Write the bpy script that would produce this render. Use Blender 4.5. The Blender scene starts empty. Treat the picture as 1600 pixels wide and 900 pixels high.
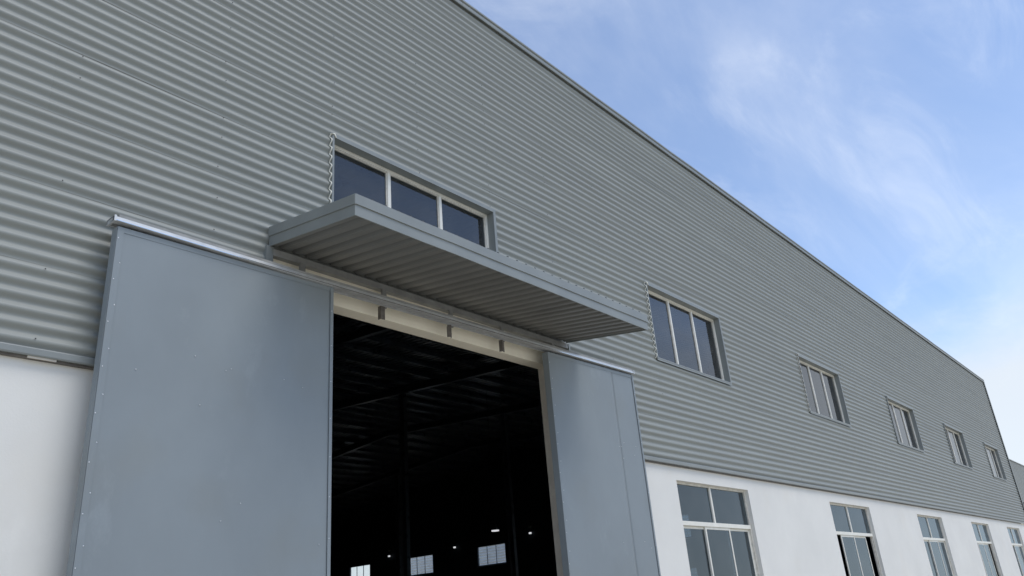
import bpy, bmesh, math, random
from mathutils import Vector, Matrix, noise as mnoise

random.seed(7)
S = bpy.context.scene
COL = S.collection

# ------------------------------------------------------------------ camera
cam_d = bpy.data.cameras.new('camera')
cam = bpy.data.objects.new('camera', cam_d)
COL.objects.link(cam)
S.camera = cam
cam_d.sensor_width = 36.0
cam_d.lens = 36.0 * 1226.8 / 1600.0
cam_d.clip_start = 0.05
cam_d.clip_end = 3000
_r = Vector((0.65280401, -0.75362259, -0.076811))
_u = Vector((-0.24640724, -0.30713165, 0.91921359))
_f = Vector((0.71633121, 0.58113953, 0.38619483))
cam.matrix_world = Matrix(((_r.x, _u.x, -_f.x, 0.0), (_r.y, _u.y, -_f.y, -7.2), (_r.z, _u.z, -_f.z, 1.6), (0, 0, 0, 1)))

# ------------------------------------------------------------------ light
SUN_EL = math.radians(62)
SUN_DIR = Vector((0.30, -0.95, 0)).normalized() * math.cos(SUN_EL) + Vector((0, 0, math.sin(SUN_EL)))
sun_d = bpy.data.lights.new('sun', 'SUN')
sun_d.energy = 1.1
sun_d.angle = math.radians(28)   # veiled by thin cloud
sun_d.color = (1.0, 0.95, 0.87)
sun = bpy.data.objects.new('sun', sun_d)
COL.objects.link(sun)
sun.location = (0, 0, 60)
sun.rotation_euler = SUN_DIR.to_track_quat('Z', 'Y').to_euler()

world = bpy.data.worlds.new('World')
S.world = world
world.use_nodes = True
S.view_settings.view_transform = 'Standard'
S.view_settings.look = 'None'
S.view_settings.exposure = 0.66
S.view_settings.gamma = 1.0
S.view_settings.use_curve_mapping = False


def build_sky():
    nt = world.node_tree
    nt.nodes.clear()
    N, L = nt.nodes.new, nt.links.new

    def math_(op, a, b=None, clamp=False):
        n = N('ShaderNodeMath'); n.operation = op; n.use_clamp = clamp
        for i, v in enumerate((a, b)):
            if v is None:
                continue
            if isinstance(v, (int, float)):
                n.inputs[i].default_value = v
            else:
                L(v, n.inputs[i])
        return n.outputs[0]

    sky = N('ShaderNodeTexSky')
    sky.sky_type = 'NISHITA'
    sky.sun_disc = False
    sky.sun_elevation = SUN_EL
    sky.sun_rotation = math.atan2(SUN_DIR.x, SUN_DIR.y)
    sky.altitude = 1200
    sky.air_density = 1.0
    sky.dust_density = 0.25
    sky.ozone_density = 3.0
    tc = N('ShaderNodeTexCoord')
    sp = N('ShaderNodeSeparateXYZ'); L(tc.outputs['Generated'], sp.inputs[0])
    zc = math_('MAXIMUM', sp.outputs[2], 0.0)
    zz = math_('ADD', zc, 0.16)
    cb = N('ShaderNodeCombineXYZ')
    L(math_('DIVIDE', sp.outputs[0], zz), cb.inputs[0])
    L(math_('DIVIDE', sp.outputs[1], zz), cb.inputs[1])

    def fbm(loc, rot, scale, s, detail, rough, dist, lo, hi):
        mp = N('ShaderNodeMapping')
        mp.inputs['Location'].default_value = loc
        mp.inputs['Rotation'].default_value = (0, 0, math.radians(rot))
        mp.inputs['Scale'].default_value = scale
        L(cb.outputs[0], mp.inputs['Vector'])
        n = N('ShaderNodeTexNoise'); n.inputs['Scale'].default_value = s
        n.inputs['Detail'].default_value = detail
        n.inputs['Roughness'].default_value = rough
        n.inputs['Distortion'].default_value = dist
        L(mp.outputs[0], n.inputs['Vector'])
        mr = N('ShaderNodeMapRange'); mr.interpolation_type = 'SMOOTHSTEP'
        mr.inputs['From Min'].default_value = lo
        mr.inputs['From Max'].default_value = hi
        L(n.outputs['Fac'], mr.inputs['Value'])
        return mr.outputs[0]

    veil = fbm((8.1, 4.4, 0), -60, (0.6, 1.7, 1), 1.3, 7, 0.58, 0.5, 0.40, 0.78)
    wisp = fbm((2.6, 9.4, 0), -30, (0.7, 1.8, 1), 3.0, 10, 0.62, 0.9, 0.47, 0.78)
    lump = fbm((1.3, 5.2, 0), 10, (1, 1, 1), 0.9, 6, 0.55, 0.2, 0.25, 0.62)
    bank = N('ShaderNodeMapRange'); bank.interpolation_type = 'SMOOTHSTEP'      # low bank of white cloud round the horizon
    bank.inputs['From Min'].default_value = 0.31; bank.inputs['From Max'].default_value = 0.19
    L(math_('SUBTRACT', zc, math_('MULTIPLY', math_('SUBTRACT', lump, 0.5), 0.07)), bank.inputs['Value'])
    tot = math_('ADD', math_('MULTIPLY', veil, 0.22), math_('MULTIPLY', wisp, 0.15))
    tot = math_('ADD', math_('MULTIPLY', tot, 0.92), 0.08, clamp=True)
    mix = N('ShaderNodeMix'); mix.data_type = 'RGBA'
    L(tot, mix.inputs[0]); L(sky.outputs[0], mix.inputs[6])
    mix.inputs[7].default_value = (6.0, 6.1, 6.15, 1)
    mix2 = N('ShaderNodeMix'); mix2.data_type = 'RGBA'
    L(math_('MULTIPLY', bank.outputs[0], 0.88), mix2.inputs[0]); L(mix.outputs[2], mix2.inputs[6])
    mix2.inputs[7].default_value = (3.75, 4.0, 4.25, 1)
    bg = N('ShaderNodeBackground'); bg.inputs['Strength'].default_value = 0.14
    L(mix2.outputs[2], bg.inputs['Color'])
    out = N('ShaderNodeOutputWorld'); L(bg.outputs[0], out.inputs['Surface'])


build_sky()


# ------------------------------------------------------------------ materials
def new_mat(name):
    m = bpy.data.materials.new(name)
    m.use_nodes = True
    nt = m.node_tree
    return m, nt, nt.nodes['Principled BSDF']


def mat(name, col, rough=0.5, metal=0.0, var=0.12, scale=3.0, spec=0.5, stretch=(1, 1, 1), bump=0.0, bscale=40.0, rvar=0.1, col2=None, lo=0.35, hi=0.7, scuff=0.0, orand=0.0):
    m, nt, b = new_mat(name)
    N, L = nt.nodes.new, nt.links.new
    tc = N('ShaderNodeTexCoord')
    mp = N('ShaderNodeMapping'); mp.inputs['Scale'].default_value = stretch
    L(tc.outputs['Object'], mp.inputs[0])
    n = N('ShaderNodeTexNoise'); n.inputs['Scale'].default_value = scale
    n.inputs['Detail'].default_value = 7; n.inputs['Roughness'].default_value = 0.6
    L(mp.outputs[0], n.inputs['Vector'])
    mr = N('ShaderNodeMapRange'); mr.inputs['From Min'].default_value = lo; mr.inputs['From Max'].default_value = hi
    L(n.outputs['Fac'], mr.inputs['Value'])
    mix = N('ShaderNodeMix'); mix.data_type = 'RGBA'
    L(mr.outputs[0], mix.inputs[0])
    c2 = col2 or tuple(min(1, c * (1 + var)) for c in col)
    c1 = tuple(c * (1 - var) for c in col) if col2 is None else col
    mix.inputs[6].default_value = (*c1, 1)
    mix.inputs[7].default_value = (*c2, 1)
    colour = mix.outputs[2]
    if scuff:      # rubbed patches and scratches in the paint
        ms = N('ShaderNodeMapping'); ms.inputs['Scale'].default_value = (1.0, 1.0, 0.45); ms.inputs['Rotation'].default_value = (0, 0.5, 0)
        L(tc.outputs['Object'], ms.inputs[0])
        ns = N('ShaderNodeTexNoise'); ns.inputs['Scale'].default_value = 2.1; ns.inputs['Detail'].default_value = 10; ns.inputs['Roughness'].default_value = 0.7
        L(ms.outputs[0], ns.inputs['Vector'])
        rs_ = N('ShaderNodeMapRange'); rs_.inputs['From Min'].default_value = 0.60; rs_.inputs['From Max'].default_value = 0.74; rs_.inputs['To Max'].default_value = scuff
        L(ns.outputs['Fac'], rs_.inputs['Value'])
        m2 = N('ShaderNodeMix'); m2.data_type = 'RGBA'; L(rs_.outputs[0], m2.inputs[0]); L(colour, m2.inputs[6])
        m2.inputs[7].default_value = (*[min(1, c * 1.25 + .02) for c in col], 1)
        nd = N('ShaderNodeTexNoise'); nd.inputs['Scale'].default_value = 0.9; nd.inputs['Detail'].default_value = 6
        L(tc.outputs['Object'], nd.inputs['Vector'])
        rd = N('ShaderNodeMapRange'); rd.inputs['From Min'].default_value = 0.55; rd.inputs['From Max'].default_value = 0.75; rd.inputs['To Max'].default_value = scuff
        L(nd.outputs['Fac'], rd.inputs['Value'])
        m3 = N('ShaderNodeMix'); m3.data_type = 'RGBA'; L(rd.outputs[0], m3.inputs[0]); L(m2.outputs[2], m3.inputs[6])
        m3.inputs[7].default_value = (col[0] * .95, col[1] * .88, col[2] * .78, 1)
        colour = m3.outputs[2]
    if orand:      # small differences from sheet to sheet
        oi = N('ShaderNodeObjectInfo')
        ro = N('ShaderNodeMapRange'); ro.inputs['To Min'].default_value = 1 - orand; ro.inputs['To Max'].default_value = 1 + orand
        L(oi.outputs['Random'], ro.inputs['Value'])
        hs = N('ShaderNodeHueSaturation'); L(ro.outputs[0], hs.inputs['Value']); L(colour, hs.inputs['Color'])
        colour = hs.outputs['Color']
    L(colour, b.inputs['Base Color'])
    rr = N('ShaderNodeMapRange')
    rr.inputs['To Min'].default_value = max(0.05, rough - rvar); rr.inputs['To Max'].default_value = min(1, rough + rvar)
    L(n.outputs['Fac'], rr.inputs['Value']); L(rr.outputs[0], b.inputs['Roughness'])
    b.inputs['Metallic'].default_value = metal
    b.inputs['Specular IOR Level'].default_value = spec
    if bump:
        n2 = N('ShaderNodeTexNoise'); n2.inputs['Scale'].default_value = bscale; n2.inputs['Detail'].default_value = 4
        L(tc.outputs['Object'], n2.inputs['Vector'])
        bp = N('ShaderNodeBump'); bp.inputs['Strength'].default_value = bump; bp.inputs['Distance'].default_value = 0.01
        L(n2.outputs['Fac'], bp.inputs['Height']); L(bp.outputs[0], b.inputs['Normal'])
    return m


def glass_mat(name, tint, shine=(0.96, 0.96, 0.97)):
    m = bpy.data.materials.new(name)
    m.use_nodes = True
    nt = m.node_tree; nt.nodes.clear()
    N, L = nt.nodes.new, nt.links.new
    fr = N('ShaderNodeFresnel'); fr.inputs['IOR'].default_value = 1.7
    tr = N('ShaderNodeBsdfTransparent'); tr.inputs['Color'].default_value = (*tint, 1)
    gl = N('ShaderNodeBsdfGlossy'); gl.inputs['Roughness'].default_value = 0.015
    gl.inputs['Color'].default_value = (*shine, 1)
    ge = N('ShaderNodeNewGeometry')
    inv = N('ShaderNodeMath'); inv.operation = 'SUBTRACT'; inv.inputs[0].default_value = 1.0; L(ge.outputs['Backfacing'], inv.inputs[1])
    ff = N('ShaderNodeMath'); ff.operation = 'MULTIPLY'; L(fr.outputs[0], ff.inputs[0]); L(inv.outputs[0], ff.inputs[1])
    mx = N('ShaderNodeMixShader'); L(ff.outputs[0], mx.inputs[0]); L(tr.outputs[0], mx.inputs[1]); L(gl.outputs[0], mx.inputs[2])
    df = N('ShaderNodeBsdfDiffuse'); df.inputs['Color'].default_value = (0.42, 0.42, 0.40, 1)
    tc = N('ShaderNodeTexCoord')
    n = N('ShaderNodeTexNoise'); n.inputs['Scale'].default_value = 2.3; n.inputs['Detail'].default_value = 8
    L(tc.outputs['Object'], n.inputs['Vector'])
    mr = N('ShaderNodeMapRange'); mr.inputs['From Min'].default_value = 0.40; mr.inputs['From Max'].default_value = 0.8
    mr.inputs['To Min'].default_value = 0.025; mr.inputs['To Max'].default_value = 0.07
    L(n.outputs['Fac'], mr.inputs['Value'])
    m2 = N('ShaderNodeMixShader'); L(mr.outputs[0], m2.inputs[0]); L(mx.outputs[0], m2.inputs[1]); L(df.outputs[0], m2.inputs[2])
    # slight waviness of the panes
    nb = N('ShaderNodeTexNoise'); nb.inputs['Scale'].default_value = 1.1; nb.inputs['Detail'].default_value = 1
    L(tc.outputs['Object'], nb.inputs['Vector'])
    bp = N('ShaderNodeBump'); bp.inputs['Strength'].default_value = 0.12; bp.inputs['Distance'].default_value = 0.02
    L(nb.outputs['Fac'], bp.inputs['Height']); L(bp.outputs[0], gl.inputs['Normal'])
    out = N('ShaderNodeOutputMaterial'); L(m2.outputs[0], out.inputs['Surface'])
    return m


def emit_mat(name, col, strength):
    m, nt, b = new_mat(name)
    b.inputs['Base Color'].default_value = (*col, 1)
    b.inputs['Emission Color'].default_value = (*col, 1)
    b.inputs['Emission Strength'].default_value = strength
    return m


M = dict(
    clad=mat('painted_corrugated_steel', (0.258, 0.270, 0.246), 0.55, spec=0.6, var=0.06, scale=0.9, stretch=(0.35, 1, 2.5), rvar=0.08, orand=0.025),
    trim=mat('painted_flashing_steel', (0.238, 0.254, 0.242), 0.42, var=0.08, scale=2.0),
    door=mat('painted_door_steel', (0.240, 0.272, 0.288), 0.60, var=0.06, scale=0.9, stretch=(1, 1, 0.6), rvar=0.08, bump=0.06, bscale=2.2, spec=0.35, scuff=0.42),
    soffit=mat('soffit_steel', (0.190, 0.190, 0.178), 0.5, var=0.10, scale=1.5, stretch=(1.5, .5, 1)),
    plaster=mat('white_plaster', (0.745, 0.73, 0.68), 0.85, var=0.04, scale=0.7, bump=0.15, bscale=60, spec=0.25, scuff=0.18),
    warm_lintel=mat('bounce_lit_lintel_paint', (0.90, 0.84, 0.69), 0.8, var=0.05, scale=1.8, bump=0.12, bscale=50, spec=0.25),  # white paint warmed and lightened for the light bounced off the ground
    jamb=mat('bare_render', (0.60, 0.56, 0.49), 0.85, var=0.08, scale=4, bump=0.2, bscale=60, spec=0.25),
    galv=mat('galvanised_steel', (0.60, 0.61, 0.61), 0.55, metal=0.55, var=0.10, scale=9, rvar=0.12),
    lip=mat('lip_highlight_steel', (0.80, 0.80, 0.78), 0.22, metal=0.9, var=0.05, rvar=0.06),  # brighter than the track steel, to carry the lip's highlight
    rusty=mat('primed_bracket_steel', (0.13, 0.115, 0.10), 0.6, var=0.3, scale=14),
    flange=mat('grey_lintel_beam', (0.30, 0.30, 0.285), 0.55, var=0.18, scale=5),
    alu=mat('white_aluminium', (0.76, 0.74, 0.66), 0.4, var=0.05, scale=6),
    aluold=mat('dusty_aluminium', (0.64, 0.61, 0.54), 0.45, var=0.16, scale=12),
    bead=mat('pale_sealant', (0.82, 0.80, 0.70), 0.6, var=0.06, scale=10),
    screw=mat('dark_screw', (0.05, 0.05, 0.05), 0.5, var=0.1),
    rivet=mat('bright_rivet', (0.75, 0.76, 0.78), 0.35, metal=0.5, var=0.05),
    black=mat('black_rubber', (0.02, 0.02, 0.02), 0.6, var=0.1),
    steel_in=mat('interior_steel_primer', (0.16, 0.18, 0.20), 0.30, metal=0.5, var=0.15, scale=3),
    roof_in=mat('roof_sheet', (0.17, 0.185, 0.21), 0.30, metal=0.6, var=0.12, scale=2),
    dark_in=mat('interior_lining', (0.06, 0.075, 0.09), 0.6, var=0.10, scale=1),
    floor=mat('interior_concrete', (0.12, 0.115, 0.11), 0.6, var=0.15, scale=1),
    concrete=mat('yard_concrete', (0.60, 0.54, 0.43), 0.85, var=0.12, scale=0.6, bump=0.2, bscale=30),
    soil=mat('sandy_ground', (0.46, 0.41, 0.31), 0.95, var=0.2, scale=0.15),
    pale=mat('pale_corrugated_steel', (0.84, 0.84, 0.82), 0.5, var=0.08, scale=1.2, stretch=(1, 1, 3)),
    glass=glass_mat('window_glass', (0.50, 0.57, 0.60)),
    low_glass=glass_mat('blue_reflection_glass', (0.50, 0.58, 0.62), (0.74, 0.88, 1.0)),  # bluer reflections of the lower panes put into the gloss colour
    clear=glass_mat('clear_glass', (0.93, 0.95, 0.95)),
    lamp=emit_mat('lamp_diffuser', (0.95, 0.97, 1.0), 0.45),
)


# ------------------------------------------------------------------ mesh helpers
class MB:
    def __init__(self):
        self.v, self.f = [], []

    def box(self, x0, x1, y0, y1, z0, z1):
        i = len(self.v)
        self.v += [(x0, y0, z0), (x1, y0, z0), (x1, y1, z0), (x0, y1, z0), (x0, y0, z1), (x1, y0, z1), (x1, y1, z1), (x0, y1, z1)]
        self.f += [(i, i + 3, i + 2, i + 1), (i + 4, i + 5, i + 6, i + 7), (i, i + 1, i + 5, i + 4), (i + 1, i + 2, i + 6, i + 5), (i + 2, i + 3, i + 7, i + 6), (i + 3, i, i + 4, i + 7)]
        return self

    def quad(self, a, b, c, d):
        i = len(self.v); self.v += [a, b, c, d]; self.f.append((i, i + 1, i + 2, i + 3)); return self

    def sweep_x(self, prof, xs, closed=True):
        """prof: list of (y, z); xs: list of (x, dy, dz) stations."""
        i = len(self.v); n = len(prof)
        for (x, dy, dz) in xs:
            self.v += [(x, y + dy, z + dz) for (y, z) in prof]
        for k in range(len(xs) - 1):
            for j in range(n if closed else n - 1):
                a, b = i + k * n + j, i + k * n + (j + 1) % n
                self.f.append((a, b, b + n, a + n))
        if closed:
            self.f.append(tuple(i + j for j in reversed(range(n))))
            self.f.append(tuple(i + (len(xs) - 1) * n + j for j in range(n)))
        return self

    def tube(self, pts, r, n=6):
        i = len(self.v)
        for k, p in enumerate(pts):
            a = Vector(pts[max(0, k - 1)]); b = Vector(pts[min(len(pts) - 1, k + 1)])
            t = (b - a).normalized()
            s = t.cross(Vector((1, 0, 0)))
            if s.length < 1e-3:
                s = t.cross(Vector((0, 1, 0)))
            s.normalize(); w = t.cross(s)
            for q in range(n):
                an = 2 * math.pi * q / n
                c = Vector(p) + (s * math.cos(an) + w * math.sin(an)) * r
                self.v.append(tuple(c))
        for k in range(len(pts) - 1):
            for q in range(n):
                a, b = i + k * n + q, i + k * n + (q + 1) % n
                self.f.append((a, b, b + n, a + n))
        self.f.append(tuple(i + q for q in range(n)))
        self.f.append(tuple(i + (len(pts) - 1) * n + q for q in reversed(range(n))))
        return self

    def stud(self, x, y, z, r, h, n=6):
        """small domed head facing -y"""
        i = len(self.v)
        for (rr, hh) in ((r, 0), (r * 0.75, h * 0.7)):
            for q in range(n):
                a = 2 * math.pi * q / n
                self.v.append((x + rr * math.cos(a), y - hh, z + rr * math.sin(a)))
        self.v.append((x, y - h, z))
        for q in range(n):
            p = (q + 1) % n
            self.f.append((i + q, i + p, i + n + p, i + n + q))
            self.f.append((i + n + q, i + n + p, i + 2 * n))
        return self

    def mesh(self, name):
        me = bpy.data.meshes.new(name)
        me.from_pydata(self.v, [], self.f)
        me.validate()
        bm = bmesh.new(); bm.from_mesh(me)
        bmesh.ops.recalc_face_normals(bm, faces=bm.faces)
        bm.to_mesh(me); bm.free()
        return me

    def build(self, name, m, parent=None, smooth=False, bevel=0.0, loc=None):
        me = self.mesh(name)
        me.materials.append(m)
        if smooth:
            for p in me.polygons:
                p.use_smooth = True
        o = bpy.data.objects.new(name, me)
        COL.objects.link(o)
        if parent:
            o.parent = parent
        if loc:
            o.location = loc
        if bevel:
            bv = o.modifiers.new('edge', 'BEVEL'); bv.width = bevel; bv.segments = 2; bv.limit_method = 'ANGLE'
        return o


def empty(name, loc=(0, 0, 0), parent=None, **props):
    o = bpy.data.objects.new(name, None)
    COL.objects.link(o)
    o.empty_display_size = 0.3
    o.location = loc
    if parent:
        o.parent = parent
    for k, v in props.items():
        o[k] = v
    return o


def tag(o, **props):
    for k, v in props.items():
        o[k] = v
    return o


# local-coordinate helper: geometry of a part is written in world metres, its Empty stays at the base
def child(name, parent, loc, **props):
    return empty(name, loc, parent, **props)


# ------------------------------------------------------------------ the ground
def plane(name, x0, x1, y0, y1, z, m, kind='structure'):
    return tag(MB().quad((x0, y0, z), (x1, y0, z), (x1, y1, z), (x0, y1, z)).build(name, m), kind=kind)


plane('ground', -900, 900, -900, 900, -0.05, M['soil'])
plane('pavement', -60, 140, -30, 110, -0.046, M['concrete'])

# ------------------------------------------------------------------ warehouse constants
X0, X1 = -12.5, 49.25           # facade ends
DEPTH = 64.0
Z_BASE, Z_TOP = 4.05, 11.55     # cladding
PITCH, ROW, AMP = 0.1313, 0.788, 0.031
GRID = [-12.3, -4.72, 3.06, 10.84, 18.62, 26.40, 34.18, 41.96, 48.95]
UP = [(5.35, 8.52), (13.10, 16.27), (20.90, 24.03), (28.70, 31.84), (36.33, 39.47), (43.75, 46.85)]   # upper windows
UZ = (6.02, 7.61)
LOW = [(13.24, 16.26), (21.02, 24.12), (28.90, 32.0), (36.5, 39.6), (43.5, 46.5)]
LZ = (1.15, 3.71)
DOOR = (4.75, 9.67, 5.255)      # opening
CUT = (4.53, 10.17, 5.70)       # cladding cut round the doorway
WH = empty('warehouse', (0, 0, 0), label='large grey corrugated warehouse with sliding doors open, white base and row of windows',
           category='warehouse')


def prof(z):
    """depth of the corrugation (0 in the valley, -AMP on the crest)"""
    u = (z - Z_BASE) / PITCH
    s = -math.cos(2 * math.pi * u)
    s = math.tanh(0.5 * s) / math.tanh(0.5)
    return -AMP * 0.5 * (1 + s)


NP = 10


def cladding(zb, rows, ztop, sheet_xs, holes, ybase, m, parent, x_step, seed, npp=NP, wob=1.0):
    for k in range(rows):
        z0 = zb + k * ROW
        zl = [z0 - 0.012] + [z0 + PITCH * j / npp for j in range(0, int(round(ROW / PITCH)) * npp + 1)]
        zl = [z for z in zl if z <= ztop + 1e-6]
        xs_sheet = sheet_xs[k % len(sheet_xs)]
        for s in range(len(xs_sheet) - 1):
            xa, xb = xs_sheet[s], xs_sheet[s + 1]
            xa += 0.0002; xb -= 0.0002
            cuts = [xa, xb]
            n = max(1, int((xb - xa) / x_step))
            cuts += [xa + (xb - xa) * i / n for i in range(1, n)]
            for (hx0, hx1, hz0, hz1) in holes:
                for c in (hx0, hx1):
                    if xa < c < xb:
                        cuts.append(c)
            zz = list(zl)
            for (hx0, hx1, hz0, hz1) in holes:
                if hx1 > xa and hx0 < xb:
                    for c in (hz0, hz1):
                        if zl[0] < c < zl[-1]:
                            zz.append(c)
            zz = sorted(set(round(z, 5) for z in zz)); cuts = sorted(set(round(c, 5) for c in cuts))
            rnd = random.Random(seed * 1000 + k * 37)
            tilt = rnd.uniform(0.002, 0.0035) * wob
            lift = rnd.uniform(0, 0.0015) * wob
            idx, v, f = {}, [], []

            def vert(i, j):
                if (i, j) in idx:
                    return idx[(i, j)]
                x, z = cuts[i], zz[j]
                t = (z - z0) / ROW
                gap = max(0, mnoise.noise(Vector((x * 0.55, k * 7.3 + seed, 3.1)))) * 0.009 * wob
                bow = mnoise.noise(Vector((x * 0.35, z * 0.6, seed * 5.0))) * 0.006 * wob
                e = max(0.0, 1 - t * 7)
                y = ybase + prof(z) + bow - tilt * (1 - t) - lift - gap * e
                dz = mnoise.noise(Vector((x * 0.5, k * 3.7, seed + 11.0))) * 0.006 * e * wob
                idx[(i, j)] = len(v)
                v.append((x, y, z + dz))
                return idx[(i, j)]

            for i in range(len(cuts) - 1):
                cx = (cuts[i] + cuts[i + 1]) / 2
                for j in range(len(zz) - 1):
                    cz = (zz[j] + zz[j + 1]) / 2
                    if any(h[0] < cx < h[1] and h[2] < cz < h[3] for h in holes):
                        continue
                    f.append((vert(i, j), vert(i + 1, j), vert(i + 1, j + 1), vert(i, j + 1)))
            if not f:
                continue
            # a sheet cut right through by an opening is two sheets
            own = list(range(len(v)))

            def root(a):
                while own[a] != a:
                    own[a] = own[own[a]]; a = own[a]
                return a
            for q in f:
                for c in q[1:]:
                    own[root(c)] = root(q[0])
            for g in sorted({root(q[0]) for q in f}):
                ids = [a for a in range(len(v)) if root(a) == g]
                re_ = {a: n_ for n_, a in enumerate(ids)}
                b = MB(); b.v = [v[a] for a in ids]; b.f = [tuple(re_[a] for a in q) for q in f if root(q[0]) == g]
                b.build('cladding_sheet', m, parent, smooth=True)


# staggered sheet joints (edge laps are the fine horizontal lines in the photo)
_js = []
for st in (-5.2, -3.1, -6.4, -4.1):
    a = [X0]
    x = X0 + 9.3 + st
    while x < X1 - 2.0:
        a.append(x); x += 9.36
    a.append(X1)
    _js.append(a)
HOLES = [(a + 0.004, b - 0.004, UZ[0] + 0.004, UZ[1] - 0.004) for a, b in UP] + [(CUT[0], CUT[1], 3.0, CUT[2])]
cladding(Z_BASE, 10, Z_TOP, _js, HOLES, -0.002, M['clad'], WH, 0.75, 3)

# screws along the girts
b = MB()
rs = random.Random(5)
x = 2.27 - 1.545 * 8
while x < 40:
    if x > X0 + 0.3:
        for k in range(10):
            for j in (0, 3, 5):
                if rs.random() < 0.42:
                    z = Z_BASE + k * ROW + (j + 0.5) * PITCH
                    if z > Z_TOP - 0.1 or any(h[0] - .05 < x < h[1] + .05 and h[2] - .05 < z < h[3] + .05 for h in HOLES):
                        continue
                    b.stud(x + rs.uniform(-.02, .02), -0.034 - 0.008, z + 0.012, 0.0072, 0.006)
    x += 1.545
tag(b.build('screw_heads', M['screw'], WH), kind='stuff')


# ------------------------------------------------------------------ masonry base with openings
def wall_grid(x0, x1, z0, z1, yf, yb, holes):
    xs = sorted({x0, x1, *[h[0] for h in holes], *[h[1] for h in holes]})
    zs = sorted({z0, z1, *[h[2] for h in holes], *[h[3] for h in holes]})
    xs = [x for x in xs if x0 <= x <= x1]; zs = [z for z in zs if z0 <= z <= z1]
    solid = lambda i, j: 0 <= i < len(xs) - 1 and 0 <= j < len(zs) - 1 and not any(
        h[0] < (xs[i] + xs[i + 1]) / 2 < h[1] and h[2] < (zs[j] + zs[j + 1]) / 2 < h[3] for h in holes)
    b = MB()
    for i in range(len(xs) - 1):
        for j in range(len(zs) - 1):
            if not solid(i, j):
                continue
            a, c, d, e = xs[i], xs[i + 1], zs[j], zs[j + 1]
            b.quad((a, yf, d), (c, yf, d), (c, yf, e), (a, yf, e))
            b.quad((a, yb, d), (a, yb, e), (c, yb, e), (c, yb, d))
            if not solid(i - 1, j): b.quad((a, yf, d), (a, yf, e), (a, yb, e), (a, yb, d))
            if not solid(i + 1, j): b.quad((c, yf, d), (c, yb, d), (c, yb, e), (c, yf, e))
            if not solid(i, j - 1): b.quad((a, yf, d), (a, yb, d), (c, yb, d), (c, yf, d))
            if not solid(i, j + 1): b.quad((a, yf, e), (c, yf, e), (c, yb, e), (a, yb, e))
    me = b
    return me


lh = [(a, c, LZ[0], LZ[1]) for a, c in LOW]
wall_grid(X0, DOOR[0] - 0.25, -0.05, 4.06, 0.03, 0.20, []).build('base_wall', M['plaster'], WH)
wall_grid(DOOR[1] + 0.25, X1, -0.05, 4.06, 0.03, 0.20, lh).build('base_wall', M['plaster'], WH)
# concrete door surround: lintel with warm ground bounce in its paint colour, and two posts
b = MB().box(DOOR[0] - 0.25, DOOR[1] + 0.50, 0.026, 0.252, DOOR[2], 5.74)
b.build('lintel', M['warm_lintel'], WH, bevel=0.006)
MB().box(DOOR[0] - 0.248, DOOR[0], 0.024, 0.250, -0.05, DOOR[2] - 0.001).build('door_jamb', M['jamb'], WH, bevel=0.006)
MB().box(DOOR[1], DOOR[1] + 0.248, 0.024, 0.250, -0.05, DOOR[2] - 0.001).build('door_jamb', M['jamb'], WH, bevel=0.006)
# inner lining behind the cladding (keeps the light out) with window holes
ih = [(a + .03, c - .03, UZ[0] + .03, UZ[1] - .03) for a, c in UP]
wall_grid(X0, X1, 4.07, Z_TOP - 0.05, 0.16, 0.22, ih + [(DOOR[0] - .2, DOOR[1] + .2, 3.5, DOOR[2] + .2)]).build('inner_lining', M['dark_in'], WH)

# base flashing under the cladding, with the pale strip of packing that shows on the left
for (xa, xb) in ((X0, 4.5), (10.2, X1)):
    n = int((xb - xa) / 0.9) + 1
    st = [(xa + (xb - xa) * i / n, 0, mnoise.noise(Vector((i * 0.8, xa, 0))) * 0.005) for i in range(n + 1)]
    MB().sweep_x([(-0.040, 4.046), (-0.046, 4.036), (-0.046, 3.986), (-0.040, 3.974), (0.029, 3.974), (0.029, 3.980), (-0.034, 3.980), (-0.036, 4.046)], st).build('base_flashing', M['trim'], WH)
    MB().sweep_x([(-0.012, 3.9715), (-0.012, 3.955), (0.0295, 3.955), (0.0295, 3.9715)], [(xa + .05, 0, 0), (xb - .05, 0, 0)]).build('shadow_gap_strip', M['rusty'], WH)  # dark strip added to stand for the shadowed gap below the flashing
MB().box(2.24, 2.47, -0.03, 0.02, 3.956, 3.973).build('sealant_strip', M['jamb'], WH)
MB().box(47.2, 48.6, -0.03, 0.02, 3.95, 3.973).build('sealant_strip', M['bead'], WH)

# top trim, its shadow gap, drip edge and sheet laps
n = 60
xs = [X0 - 0.05 + (X1 + 0.10 - X0) * i / n for i in range(n + 1)]
for i in range(0, n, 4):
    st = [(x_, mnoise.noise(Vector((x_ * .7, 9, 0))) * .006, mnoise.noise(Vector((x_ * .5, 2, 4))) * .008) for x_ in xs[i:i + 5]]
    st[-1] = (st[-1][0] - 0.004, st[-1][1], st[-1][2])
    MB().sweep_x([(-0.075, 11.52), (-0.080, 11.535), (-0.080, 11.585), (-0.062, 11.60), (-0.062, 11.625), (-0.085, 11.635), (-0.085, 11.665), (0.25, 11.69), (0.25, 11.66), (-0.02, 11.55), (-0.06, 11.535), (-0.065, 11.52)], st).build('roof_flashing', M['trim'], WH)
# corner flashing at the far end
b = MB()
b.box(X1 - 0.10, X1 + 0.03, -0.075, -0.055, 3.96, 11.55).box(X1 + 0.012, X1 + 0.032, -0.0545, 0.20, 3.96, 11.55)
b.build('corner_flashing', M['trim'], WH)


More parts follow.
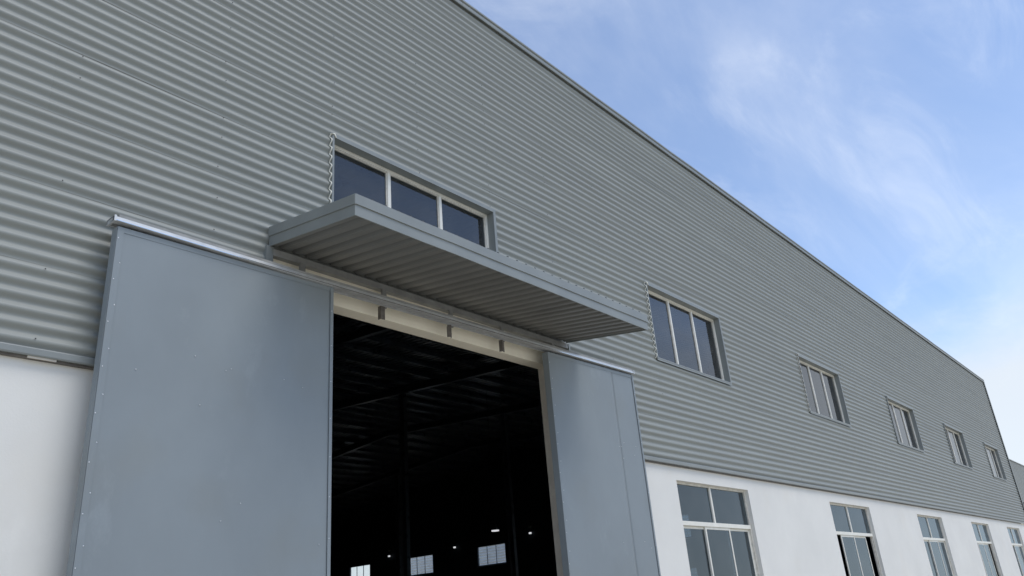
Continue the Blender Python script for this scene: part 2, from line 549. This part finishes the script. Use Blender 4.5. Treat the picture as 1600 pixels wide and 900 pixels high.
# ------------------------------------------------------------------ upper windows
def upper_window(x0, x1, z0, z1, y, parent, bead=True, sealant=None, flip=None):
    """grey sheet surround proud of the cladding, white frame, three panes"""
    w = child('window', parent, (0, 0, 0))
    b = MB()
    t = 0.030
    b.box(x0, x0 + t, y - 0.058, y + 0.158, z0, z1)
    b.box(x1 - t, x1, y - 0.058, y + 0.158, z0, z1)
    b.box(x0 + t, x1 - t, y - 0.056, y + 0.158, z1 - 0.026, z1 - 0.001)
    b.box(x0 + t, x1 - t, y - 0.056, y + 0.158, z0 + 0.001, z0 + 0.026)
    # flanges lapped over the sheets: head and right-hand side
    b.box(x1 + 0.0005, x1 + 0.03, y - 0.052, y - 0.046, z0, z1)
    b.box(x0, x1 + 0.035, y - 0.053, y - 0.047, z1 + 0.0005, z1 + 0.035)
    b.box(x0, x1 + 0.035, y - 0.053, y - 0.047, z0 - 0.035, z0 - 0.0005)
    b.build('surround', M['trim'], w)
    a, c, d, e = x0 + t, x1 - t, z0 + 0.026, z1 - 0.026
    fy0, fy1 = y + 0.075, y + 0.135
    fw = 0.045
    b = MB()
    b.box(a + .001, a + fw, fy0, fy1, d + .001, e - .001).box(c - fw, c - .001, fy0, fy1, d + .001, e - .001)
    b.box(a + fw, c - fw, fy0 + .001, fy1, e - fw, e - .001).box(a + fw, c - fw, fy0 + .001, fy1, d + .001, d + fw)
    b.build('frame', M['alu'], w, bevel=0.004)
    iw = (c - a - 2 * fw) / 3
    for k in range(3):
        pa, pc = a + fw + iw * k, a + fw + iw * (k + 1)
        if k:
            MB().box(pa - 0.026, pa + 0.026, fy0 + 0.004, fy1 - .002, d + fw + .0005, e - fw - .0005).build('mullion', M['alu'], w, bevel=0.004)
        pa += 0.001 if k == 0 else 0.027
        pc -= 0.001 if k == 2 else 0.027
        # glazing bead frame
        b = MB()
        q = 0.016
        b.box(pa, pa + q, fy0 + .02, fy1 - .006, d + fw + .001, e - fw - .001).box(pc - q, pc, fy0 + .02, fy1 - .006, d + fw + .001, e - fw - .001)
        b.box(pa + q, pc - q, fy0 + .021, fy1 - .006, e - fw - q - .001, e - fw - .001).box(pa + q, pc - q, fy0 + .021, fy1 - .006, d + fw + .001, d + fw + q)
        b.build('glazing_bead', M['aluold'], w)
        MB().box(pa + q * .5, pc - q * .5, fy0 + 0.036, fy0 + 0.041, d + fw + .004, e - fw - .004).build('pane', M['glass'], w)
    if sealant:
        pts = []
        n = int((z1 - z0 + 0.03) / (PITCH / 12))
        for i in range(n + 1):
            zz = z0 + (z1 + 0.02 - z0) * i / n
            pts.append((x0 - 0.012 + rs.uniform(-.002, .002), y + prof(zz) * 1.4 - 0.014, zz))
        bb = MB().tube(pts, 0.0095, 5)
        # folded lug at the top corner
        bb.tube([(x0 - 0.012, y - 0.045, z1 + 0.015), (x0 + 0.02, y - 0.066, z1 + 0.02), (x0 + 0.05, y - 0.068, z1 - 0.03)], 0.011, 6)
        bb.build('sealant', sealant, w, smooth=True)
    return w


for i, (a, c) in enumerate(UP):
    upper_window(a, c, UZ[0], UZ[1], 0.0, WH, sealant=M['bead'] if i < 2 else M['trim'] if i > 2 else M['aluold'])


# ------------------------------------------------------------------ lower windows in the plastered wall
def lower_window(x0, x1, z0, z1, parent, style):
    w = child('window', parent, (0, 0, 0))
    y0, y1 = 0.11, 0.185
    fw = 0.045
    zt = 2.955
    b = MB()
    b.box(x0 + .001, x0 + fw, y0, y1, z0 + .001, z1 - .001).box(x1 - fw, x1 - .001, y0, y1, z0 + .001, z1 - .001)
    b.box(x0 + fw, x1 - fw, y0 + .001, y1, z1 - fw, z1 - .001).box(x0 + fw, x1 - fw, y0 + .001, y1, z0 + .001, z0 + fw)
    b.box(x1 - fw - 0.03, x1 - fw - .0005, y0 + .03, y1 - .002, z0 + fw, zt - .04)   # sliding track jamb
    b.build('frame', M['aluold'], w, bevel=0.003)
    MB().box(x0 + fw, x1 - fw, y0 - 0.012, y1 - .002, zt - 0.04, zt + 0.04).build('transom', M['alu'], w, bevel=0.005)
    xm = (x0 + x1) / 2 - 0.06
    MB().box(xm - 0.03, xm + 0.03, y0 + .004, y1 - .004, zt + .0405, z1 - fw - .0005).build('mullion', M['alu'], w, bevel=0.004)
    for (pa, pc) in ((x0 + fw, xm - .03), (xm + .03, x1 - fw)):
        MB().box(pa + .0005, pc - .0005, y0 + .034, y0 + .039, zt + .041, z1 - fw - .0005).build('pane', M['low_glass'], w)
    third = (x1 - x0 - 2 * fw) / 3
    lo, hi = z0 + fw + .002, zt - .042

    def sash(pa, pc, yy):
        s = 0.045
        bb = MB()
        bb.box(pa, pa + s, yy, yy + .026, lo, hi).box(pc - s, pc, yy, yy + .026, lo, hi)
        bb.box(pa + s, pc - s, yy + .001, yy + .026, hi - s, hi).box(pa + s, pc - s, yy + .001, yy + .026, lo, lo + s)
        bb.build('sash', M['alu'], w, bevel=0.003)
        MB().box(pa + s + .0005, pc - s - .0005, yy + .011, yy + .016, lo + s + .0005, hi - s - .0005).build('pane', M['low_glass'], w)

    L0, L3 = x0 + fw + .001, x1 - fw - .031
    if style == 'closed':
        sash(L0, L0 + third + .02, y0 + .036)
        sash(L0 + third - .03, L0 + 2 * third + .03, y0 + .006)
        sash(L0 + 2 * third - .02, L3, y0 + .036)
    else:      # slid towards the middle, open at both sides
        sash(L0 + .50, L0 + .50 + third, y0 + .006)
        sash(L0 + .46 + third, L0 + .50 + 2 * third, y0 + .036)
    MB().box(x0 - .04, x1 + .04, -0.02, 0.105, z0 - 0.05, z0 - .0005).build('sill', M['plaster'], w)
    return w


for i, (a, c) in enumerate(LOW):
    lower_window(a, c, LZ[0], LZ[1], WH, 'open' if i in (1, 3) else 'closed')

# ------------------------------------------------------------------ canopy over the doorway
CX0, CX1 = 4.505, 10.12
CD = 1.575                      # projection
SLOPE = (5.724 - 5.494) / CD    # falls towards its outer edge
CAN = child('canopy', WH, (0, 0, 0))
zi = lambda y: 5.724 + y * SLOPE   # underside at depth y (y is negative outwards)
# soffit: ribbed sheet, ribs running outwards
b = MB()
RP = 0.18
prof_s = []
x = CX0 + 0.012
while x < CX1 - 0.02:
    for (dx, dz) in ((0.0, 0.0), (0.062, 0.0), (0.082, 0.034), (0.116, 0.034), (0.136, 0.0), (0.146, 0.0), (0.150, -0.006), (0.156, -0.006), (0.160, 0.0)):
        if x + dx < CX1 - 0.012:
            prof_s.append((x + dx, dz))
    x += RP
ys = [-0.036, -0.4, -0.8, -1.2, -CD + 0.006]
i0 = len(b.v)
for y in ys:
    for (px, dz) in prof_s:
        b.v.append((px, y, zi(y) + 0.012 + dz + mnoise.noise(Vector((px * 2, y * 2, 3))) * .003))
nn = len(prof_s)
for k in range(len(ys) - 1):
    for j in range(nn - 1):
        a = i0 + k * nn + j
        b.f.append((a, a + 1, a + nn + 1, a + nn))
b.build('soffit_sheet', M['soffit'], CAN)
# top sheet
b = MB()
TS = []
x = CX0 + 0.006
while x < CX1 - 0.02:
    for (dx, dz) in ((0.0, 0.0), (0.10, 0.0), (0.115, 0.022), (0.145, 0.022), (0.16, 0.0)):
        if x + dx < CX1 - 0.006:
            TS.append((x + dx, dz))
    x += RP
nn = len(TS)
for y in (-0.038, -CD - 0.012):
    for (px, dz) in TS:
        b.v.append((px, y, zi(y) + 0.226 + dz))
for j in range(nn - 1):
    b.f.append((j, j + 1, nn + j + 1, nn + j))
b.build('roof_sheet', M['trim'], CAN)


# front fascia: upper and lower band, the upper a little proud
def slab_front(z0, z1, ya, yb, name):
    n = 12
    st = [(CX0 - 0.012 + (CX1 + 0.012 - CX0 + .012) * i / n, mnoise.noise(Vector((i * .9, z0, 1))) * .003, mnoise.noise(Vector((i * .7, z0, 5))) * .003) for i in range(n + 1)]
    MB().sweep_x([(ya, z0), (ya, z1), (yb, z1), (yb, z0)], st).build(name, M['trim'], CAN)


zo = zi(-CD)
slab_front(zo - 0.004, zo + 0.130, -CD - 0.010, -CD + 0.004, 'fascia')
slab_front(zo + 0.122, zo + 0.240, -CD - 0.024, -CD - 0.0105, 'fascia')
for (xx, sg) in ((CX0, -1), (CX1, 1)):
    for (za, zb_, off, th) in ((-0.004, 0.130, 0.0, 0.010), (0.122, 0.240, 0.0105, 0.012)):
        xa = xx + sg * off; xb = xx + sg * (off + th)
        b = MB()
        ya, yb = -CD - (0.0095 if off == 0 else 0.0235), -0.038
        b.v += [(xa, ya, zi(ya) + za), (xb, ya, zi(ya) + za), (xb, yb, zi(yb) + za), (xa, yb, zi(yb) + za),
                (xa, ya, zi(ya) + zb_), (xb, ya, zi(ya) + zb_), (xb, yb, zi(yb) + zb_), (xa, yb, zi(yb) + zb_)]
        b.f += [(0, 3, 2, 1), (4, 5, 6, 7), (0, 1, 5, 4), (1, 2, 6, 5), (2, 3, 7, 6), (3, 0, 4, 7)]
        b.build('end_fascia', M['trim'], CAN)
# screws on the top edge
b = MB()
x = CX0 + 0.22
while x < CX1 - 0.1:
    b.box(x - 0.013, x + 0.013, -CD - 0.018, -CD + 0.02, zo + 0.236, zo + 0.256)
    x += RP
tag(b.build('screw_heads', M['screw'], CAN), kind='stuff')
# ledger angle along the wall below the canopy
MB().box(CX0 + 0.03, CX1 + 0.02, -0.055, 0.0255, 5.615, 5.700).build('ledger', M['flange'], CAN, bevel=0.004)
# grey edge trims of the cladding at both sides of the cut
MB().box(4.455, 4.545, -0.06, 0.025, 5.30, 5.715).build('edge_trim', M['trim'], WH)
MB().box(10.155, 10.20, -0.06, 0.025, 3.98, 5.70).build('edge_trim', M['trim'], WH)

# ------------------------------------------------------------------ sliding door rail
RZ = lambda x: 5.322 + max(0, x - 5.0) * 0.0115
RAIL = child('door_rail', WH, (0, 0, 0))
RX0, RX1 = 2.68, 11.72
st = [(RX0 + (RX1 - RX0) * i / 24, 0, RZ(RX0 + (RX1 - RX0) * i / 24) + mnoise.noise(Vector((i * .5, 0, 2))) * .002) for i in range(25)]
# C-section, open below, with a rounded nose
MB().sweep_x([(-0.225, 0.0), (-0.300, 0.0), (-0.303, 0.002), (-0.303, 0.011), (-0.299, 0.013), (-0.297, 0.046), (-0.16, 0.046), (-0.15, 0.040), (-0.15, 0.0), (-0.165, 0.0), (-0.165, 0.036), (-0.280, 0.036), (-0.286, 0.008), (-0.225, 0.008)], st).build('track', M['galv'], RAIL)
for x in (RX0 + .0, RX1 - 0.03):
    MB().box(x, x + 0.02, -0.312, -0.145, RZ(x) - 0.008, RZ(x) + 0.052).build('end_stop', M['galv'], RAIL)
MB().sweep_x([(-0.290, 0.0465), (-0.290, 0.080), (-0.16, 0.084), (-0.16, 0.0465)], [(x_ if 0 < q_ < 24 else x_ + (.05 if q_ == 0 else -.05), dy_, dz_) for q_, (x_, dy_, dz_) in enumerate(st)]).build('rail_cover', M['flange'], RAIL)
MB().sweep_x([(-0.3036, 0.0005), (-0.309, 0.002), (-0.309, 0.011), (-0.3036, 0.0125)], st).build('rail_lip', M['lip'], RAIL)  # bright strip added along the lip for its highlight
# brackets holding the rail to the lintel
def bracket(x, long_, hang):
    br = MB()
    zr = RZ(x)
    ztop = 5.614 if 4.55 < x < 10.1 else zr + 0.15
    br.box(x - 0.035, x + 0.035, -0.085, -0.056 if ztop > 5.6 else -0.05, zr + 0.02, ztop)
    br.box(x - 0.034, x + 0.034, -0.149, -0.0855, zr + 0.0850, zr + 0.095)
    # gusset
    i = len(br.v)
    br.v += [(x - 0.040, -0.149, zr + 0.096), (x - 0.040, -0.086, zr + 0.096), (x - 0.040, -0.086, zr + 0.160), (x - 0.0355, -0.149, zr + 0.096), (x - 0.0355, -0.086, zr + 0.096), (x - 0.0355, -0.086, zr + 0.160)]
    br.f += [(i, i + 1, i + 2), (i + 3, i + 5, i + 4), (i, i + 3, i + 4, i + 1), (i + 1, i + 4, i + 5, i + 2), (i + 2, i + 5, i + 3, i)]
    br.build('bracket', M['flange'], RAIL)
    if hang:
        h = MB()
        lean = hang
        z1, z0 = zr - 0.002, zr - 0.175
        xx = x - 0.09
        h.box(xx - 0.034, xx + 0.034, -0.155, -0.147, z0, z1)
        h.box(xx - 0.034, xx - 0.027, -0.1465, -0.10, z0, z1)
        h.box(xx + 0.027, xx + 0.034, -0.1465, -0.10, z0 + .02, z1)
        for q in (0.05, 0.12):
            h.stud(xx, -0.155, z1 - q, 0.010, 0.008)
        o = h.build('hanger_plate', M['rusty'], RAIL)
        if lean:
            o.matrix_local = Matrix.Translation((xx, -0.15, z1)) @ Matrix.Rotation(lean, 4, 'Z') @ Matrix.Translation((-xx, 0.15, -z1))


for x, h in ((3.05, 0), (3.95, 0), (4.93, 0), (6.17, 0.02), (7.38, 0.9), (8.46, 0.35), (9.70, 0), (10.75, 0), (11.35, 0)):
    bracket(x, True, h)


# ------------------------------------------------------------------ sliding doors
def sliding_door(x0, x1, ztop0, ztop1, seams, seed, label):
    d = child('sliding_door', WH, (0, 0, 0), label=label)
    yf, yb = -0.262, -0.165
    z0 = 0.03
    rnd = random.Random(seed)
    # sheets of the skin, gently dented
    edges = [x0] + seams + [x1]
    ztop = lambda x: ztop0 + (ztop1 - ztop0) * (x - x0) / (x1 - x0)
    dents = [(rnd.uniform(x0 + .2, x1 - .2), rnd.uniform(1.6, 5.0), rnd.uniform(.03, .08), rnd.uniform(-.004, .003)) for _ in range(7)]
    dents += [(x0 + (x1 - x0) * 0.36, 2.72, 0.07, 0.007), (x0 + (x1 - x0) * 0.72, 4.62, 0.06, -0.004)] if seed == 1 else [(x0 + (x1 - x0) * 0.45, 2.55, 0.10, 0.008), (x0 + (x1 - x0) * 0.50, 2.25, 0.09, -0.006)]
    for s in range(len(edges) - 1):
        a, c = edges[s] + 0.0007, edges[s + 1] - 0.0007
        nx, nz = max(6, int((c - a) / 0.06)), 90
        b = MB()
        for j in range(nz + 1):
            for i in range(nx + 1):
                x = a + (c - a) * i / nx
                z = z0 + (ztop(x) - z0) * j / nz
                e = min(1, (x - a) / .12, (c - x) / .12, (ztop(x) - z) / .12, (z - z0) / .12)
                y = mnoise.noise(Vector((x * 1.1, z * 0.55, seed * 9.1))) * 0.0065 + mnoise.noise(Vector((x * 3.1, z * 2.1, seed * 4.1))) * 0.0013
                for (dx, dz, dr, da) in dents:
                    q = ((x - dx) ** 2 + ((z - dz) * .8) ** 2) / dr ** 2
                    if q < 9:
                        y += da * math.exp(-q)
                b.v.append((x, yf + y * max(0, e) + s * 0.001, z))
        for j in range(nz):
            for i in range(nx):
                q = j * (nx + 1) + i
                b.f.append((q, q + 1, q + nx + 2, q + nx + 1))
        # return edges
        o = b.build('door_panel', M['door'], d, smooth=True)
        so = o.modifiers.new('thickness', 'SOLIDIFY'); so.thickness = 0.004; so.offset = -1
    # tubular steel frame behind the skin
    b = MB()
    b.box(x0 + .004, x0 + .06, yf + .014, yb, z0, ztop0 - .004).box(x1 - .06, x1 - .004, yf + .014, yb, z0, ztop1 - .004)
    for zz in (z0 + .003, 1.3, 2.6, 3.9, min(ztop0, ztop1) - .064):
        b.box(x0 + .061, x1 - .061, yf + .0145, yb - .001, zz, zz + .06)
    b.build('door_frame', M['trim'], d)
    # back skin
    MB().box(x0 + .002, x1 - .002, yb + .0005, yb + .004, z0, min(ztop0, ztop1) - .002).build('back_panel', M['door'], d)
    # folded edge trims
    b = MB()
    b.v += [(x0 - .004, yf - .006, z0), (x0 + .062, yf - .006, z0), (x0 + .062, yf - .002, z0), (x0 - .004, yf - .002, z0)]
    b.v += [(x, y, ztop0 - (0.0 if q < 1 else 0.0)) for q, (x, y, z) in enumerate(b.v[:4])]
    b.f += [(0, 3, 2, 1), (4, 5, 6, 7), (0, 1, 5, 4), (1, 2, 6, 5), (2, 3, 7, 6), (3, 0, 4, 7)]
    b.box(x0 - .006, x0 - .0005, yf - .006, yb + .004, z0, ztop0 - .001)
    b.build('edge_strip', M['door'], d)
    b = MB().box(x1 + .0005, x1 + .006, yf - .006, yb + .004, z0, ztop1 - .001)
    b.box(x1 - .035, x1 + .006, yf - .011, yf - .0065, z0, ztop1 - .001)
    b.build('edge_strip', M['door'], d)
    # top channel
    st = [(x0, 0, ztop0), (x1, 0, ztop1)]
    MB().sweep_x([(yf - .005, -.05), (yf - .005, .003), (yb + .004, .003), (yb + .004, -.05), (yb + .001, -.05), (yb + .001, 0.0), (yf - .002, 0.0), (yf - .002, -.05)], st).build('top_channel', M['door'], d)
    # hanger rollers
    n = 4 if x1 - x0 > 2.3 else 3
    for k in range(n):
        xr = x0 + 0.22 + (x1 - x0 - 0.44) * k / (n - 1)
        r = MB().box(xr - .07, xr + .07, -0.225, -0.195, ztop(xr) + .0035, RZ(xr) + .02)
        r.build('roller_hanger', M['black'], d)
    # rivets
    b = MB()
    z = 0.3
    while z < ztop0 - .1:
        b.stud(x0 + .055, yf - .006, z, .006, .004)
        b.stud(x0 + .012 + rnd.uniform(0, .01), yf - .006, z + .25, .006, .005)
        b.stud(x1 - .018, yf - .011, z + .1, .006, .004)
        z += 0.42
    tag(b.build('rivets', M['rivet'], d), kind='stuff')
    b = MB()
    for _ in range(12):
        x, z = rnd.uniform(x0 + .12, x1 - .12), rnd.choice((1.33, 2.63, 3.93)) + rnd.uniform(-.25, .25)
        b.stud(x, yf - .004, z, .0055, .006)
    tag(b.build('rivets', M['rivet'], d), kind='stuff')


sliding_door(2.74, 5.225, 5.285, 5.318, [], 1, 'wide plain blue grey sliding door slid to one side of the doorway')
sliding_door(9.285, 11.70, 5.335, 5.372, [11.03], 2, 'grey sliding door with one upright seam near its outer edge')

# ------------------------------------------------------------------ rest of the shed: end walls, rear wall, roof, frame, floor
EY = [(27.3, 30.3), (35.5, 38.5), (43.72, 46.78), (51.95, 54.85)]
EY += [(11.0, 14.0), (19.1, 22.1)]


def end_wall(xa, xb, holes, name, m):
    b = wall_grid(0.225, DEPTH, -0.05, 11.6, xa, xb, holes)
    b.v = [(p[1], p[0], p[2]) for p in b.v]
    # gable
    i = len(b.v)
    for xx in (xa, xb):
        b.v += [(xx, 0.225, 11.6), (xx, DEPTH, 11.6), (xx, DEPTH, 11.70), (xx, DEPTH / 2, 11.695 + RISE), (xx, 0.225, 11.70)]
    b.f += [(i, i + 1, i + 2, i + 3, i + 4), (i + 9, i + 8, i + 7, i + 6, i + 5)]
    return b.build(name, m, WH)


RISE = 2.2
eh = [(a, c, 5.62, 7.10) for a, c in EY] + [(a, c, 1.2, 3.70) for a, c in EY]
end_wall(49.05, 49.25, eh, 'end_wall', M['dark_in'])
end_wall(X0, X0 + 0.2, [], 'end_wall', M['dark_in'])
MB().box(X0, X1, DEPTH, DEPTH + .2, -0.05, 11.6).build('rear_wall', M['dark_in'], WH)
for (a, c) in EY:
    for (z0, z1) in ((5.62, 7.10), (1.2, 3.70)):
        w = child('window', WH, (0, 0, 0))
        b = MB()
        f = 0.04
        b.box(49.10, 49.16, a + .001, a + f, z0 + .001, z1 - .001).box(49.10, 49.16, c - f, c - .001, z0 + .001, z1 - .001)
        b.box(49.101, 49.16, a + f, c - f, z1 - f, z1 - .001).box(49.101, 49.16, a + f, c - f, z0 + .001, z0 + f)
        b.build('frame', M['steel_in'], w)
        for k in range(3):
            p0 = a + f + (c - a - 2 * f) * k / 3; p1 = a + f + (c - a - 2 * f) * (k + 1) / 3
            if k:
                MB().box(49.104, 49.156, p0 - .02, p0 + .02, z0 + f + .0005, z1 - f - .0005).build('mullion', M['steel_in'], w)
            MB().box(49.128, 49.132, p0 + (.0205 if k else .0005), p1 - (.0205 if k < 2 else .0005), z0 + f + .0005, z1 - f - .0005).build('pane', M['clear'], w)
        MB().box(48.93, 49.0495, a - .05, c + .05, z0 - .08, z0 - .045).build('sill', M['pale'], w)

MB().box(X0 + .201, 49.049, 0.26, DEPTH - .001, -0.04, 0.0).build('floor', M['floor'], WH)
# roof sheets: ribs run from eave to ridge
zr_ = lambda y: 11.55 + RISE * (y / (DEPTH / 2) if y < DEPTH / 2 else 2 - y / (DEPTH / 2))
for (ya, yb) in ((0.0, DEPTH / 2), (DEPTH / 2, DEPTH + .3)):
    b = MB()
    px = []
    x = X0
    while x < X1:
        for (dx, dz) in ((0, 0), (.20, 0), (.23, .05), (.27, .05)):
            px.append((x + dx, dz))
        x += 0.30
    nn = len(px)
    for y in (ya, yb):
        b.v += [(xx, y, zr_(y) + .11 + dz) for xx, dz in px]
    b.f += [(j, j + 1, nn + j + 1, nn + j) for j in range(nn - 1)]
    b.build('roof', M['roof_in'], WH)
# purlins
cy = 1.2
while cy < DEPTH - .5:
    z = zr_(cy)
    MB().box(X0 + .21, 49.04, cy - .035, cy + .035, z - .10, z + .10).build('purlin', M['steel_in'], WH)
    cy += 1.55
# portal frames
for gx in GRID[1:-1]:
    for (ya, yb) in ((0.45, DEPTH / 2), (DEPTH / 2, DEPTH - .3)):
        b = MB()
        for (wx, za, zb_) in ((.11, -.13, -.116), (.006, -.50, -.131), (.11, -.515, -.501)):
            i = len(b.v)
            for y in (ya, yb):
                z = zr_(y)
                b.v += [(gx - wx, y, z + za), (gx + wx, y, z + za), (gx + wx, y, z + zb_), (gx - wx, y, z + zb_)]
            b.f += [(i, i + 1, i + 2, i + 3), (i + 4, i + 7, i + 6, i + 5)] + [(i + q, i + 4 + q, i + 4 + (q + 1) % 4, i + (q + 1) % 4) for q in range(4)]
        b.build('rafter', M['steel_in'], WH)
    for y in (0.45, 22.0, 40.0, DEPTH - .4):
        b = MB()
        zt = zr_(y) - .516
        b.box(gx - .11, gx + .11, y - .2, y - .186, 0.001, zt).box(gx - .005, gx + .005, y - .1855, y + .1855, 0.001, zt).box(gx - .11, gx + .11, y + .186, y + .2, 0.001, zt)
        b.build('column', M['steel_in'], WH)

# ------------------------------------------------------------------ lamps inside
def pendant(x, y, z, label):
    t = empty('pendant_lamp', (x, y, z), label=label, category='lamp')
    b = MB()
    prof_l = [(0.05, 0.24), (0.09, 0.20), (0.10, 0.10), (0.19, 0.03), (0.20, 0.0)]
    n = 16
    for (r, h) in prof_l:
        for q in range(n):
            b.v.append((r * math.cos(q * 2 * math.pi / n), r * math.sin(q * 2 * math.pi / n), h))
    for k in range(len(prof_l) - 1):
        for q in range(n):
            p = (q + 1) % n
            b.f.append((k * n + q, k * n + p, (k + 1) * n + p, (k + 1) * n + q))
    b.build('lamp_shade', M['steel_in'], t, smooth=True)
    d = MB()
    d.v += [(0.19 * math.cos(q * 2 * math.pi / n), 0.19 * math.sin(q * 2 * math.pi / n), hh) for hh in (-0.05, 0.02) for q in range(n)]
    d.f += [tuple(range(n)), tuple(reversed(range(n, 2 * n)))] + [(q, (q + 1) % n, n + (q + 1) % n, n + q) for q in range(n)]
    d.build('diffuser', M['lamp'], t)
    MB().tube([(0, 0, 0.24), (0, 0, zr_(y) - z + .1)], 0.012, 6).build('cable', M['black'], t)


pendant(30.6, 20.0, 5.70, 'high bay pendant lamp glowing on a long cable inside the dark hall')


def wall_lamp(y, z, label):
    t = empty('wall_lamp', (49.0, y, z), label=label, category='wall lamp', group='small lamps on the far inner wall')
    MB().box(-0.05, 0.049, -0.07, 0.07, -0.30, 0.36).build('back_plate', M['steel_in'], t)
    b = MB()
    for zz in (-0.13, 0.02, 0.17):
        b.box(-0.19, -0.051, -0.12, 0.12, zz - .012, zz + .012)
    b.build('grille', M['flange'], t)
    MB().box(-0.15, -0.052, -0.09, 0.09, -0.26, -0.145).build('diffuser', M['lamp'], t)
    MB().box(-0.15, -0.052, -0.10, 0.10, 0.19, 0.33).build('housing', M['aluold'], t)


wall_lamp(32.7, 7.70, 'small lamp on the far inner wall, nearest the bright door jamb')
wall_lamp(40.9, 7.55, 'small lamp on the far inner wall between the two largest bright panes')
wall_lamp(49.1, 7.70, 'small lamp on the far inner wall, farthest from the pendant lamp')

# ------------------------------------------------------------------ the next warehouse
NX0, NX1, NY = 62.0, 118.0, 5.0
NB = empty('warehouse', (0, 0, 0), label='second grey corrugated warehouse beyond the far corner of the large one', category='warehouse')
nh = [(81.4 + 7.78 * k, 84.55 + 7.78 * k, UZ[0], UZ[1]) for k in range(-2, 4)]
_nj = [[NX0, 71.5, 80.9, 90.2, 99.6, 109, NX1], [NX0, 67.0, 76.4, 85.8, 95.1, 104.5, NX1]]
cladding(Z_BASE, 10, 11.35, _nj, nh, NY, M['clad'], NB, 3.0, 9, npp=6, wob=0.6)
wall_grid(NX0, NX1, 4.0, 11.3, NY + .16, NY + .25, nh).build('inner_lining', M['dark_in'], NB)
MB().box(NX0, NX1, NY + .03, NY + .25, -.05, 3.99).build('base_wall', M['plaster'], NB)
MB().box(NX0 - .03, NX1, NY - .08, NY + .3, 11.30, 11.37).build('roof_flashing', M['trim'], NB)
for h in nh:
    upper_window(h[0], h[1], h[2], h[3], NY, NB)
b = MB()
b.box(NX0 + .25, NX1, NY + .31, NY + 60, 11.28, 11.36).box(NX1 - .2, NX1, NY + .31, NY + 60, -.05, 11.27).box(NX0 + .25, NX1 - .21, NY + 59.8, NY + 60, -.05, 11.27)
b.build('roof', M['roof_in'], NB)
# gable sheets, pale, seen through the end windows
for k in range(14):
    b = MB()
    z0 = 0.0 + k * ROW
    zs = [z0 + ROW * j / 24 for j in range(25)]
    for y in (NY + .26, NY + 20, NY + 40, NY + 59.7):
        for z in zs:
            if z <= 11.28:
                b.v.append((NX0 + 0.03 + prof(z / 2 * PITCH * 6 / ROW + Z_BASE) * 2.2, y, z))
    nz = len(b.v) // 4
    for q in range(3):
        for j in range(nz - 1):
            a = q * nz + j
            b.f.append((a, a + 1, a + nz + 1, a + nz))
    b.build('cladding_sheet', M['pale'], NB, smooth=True)
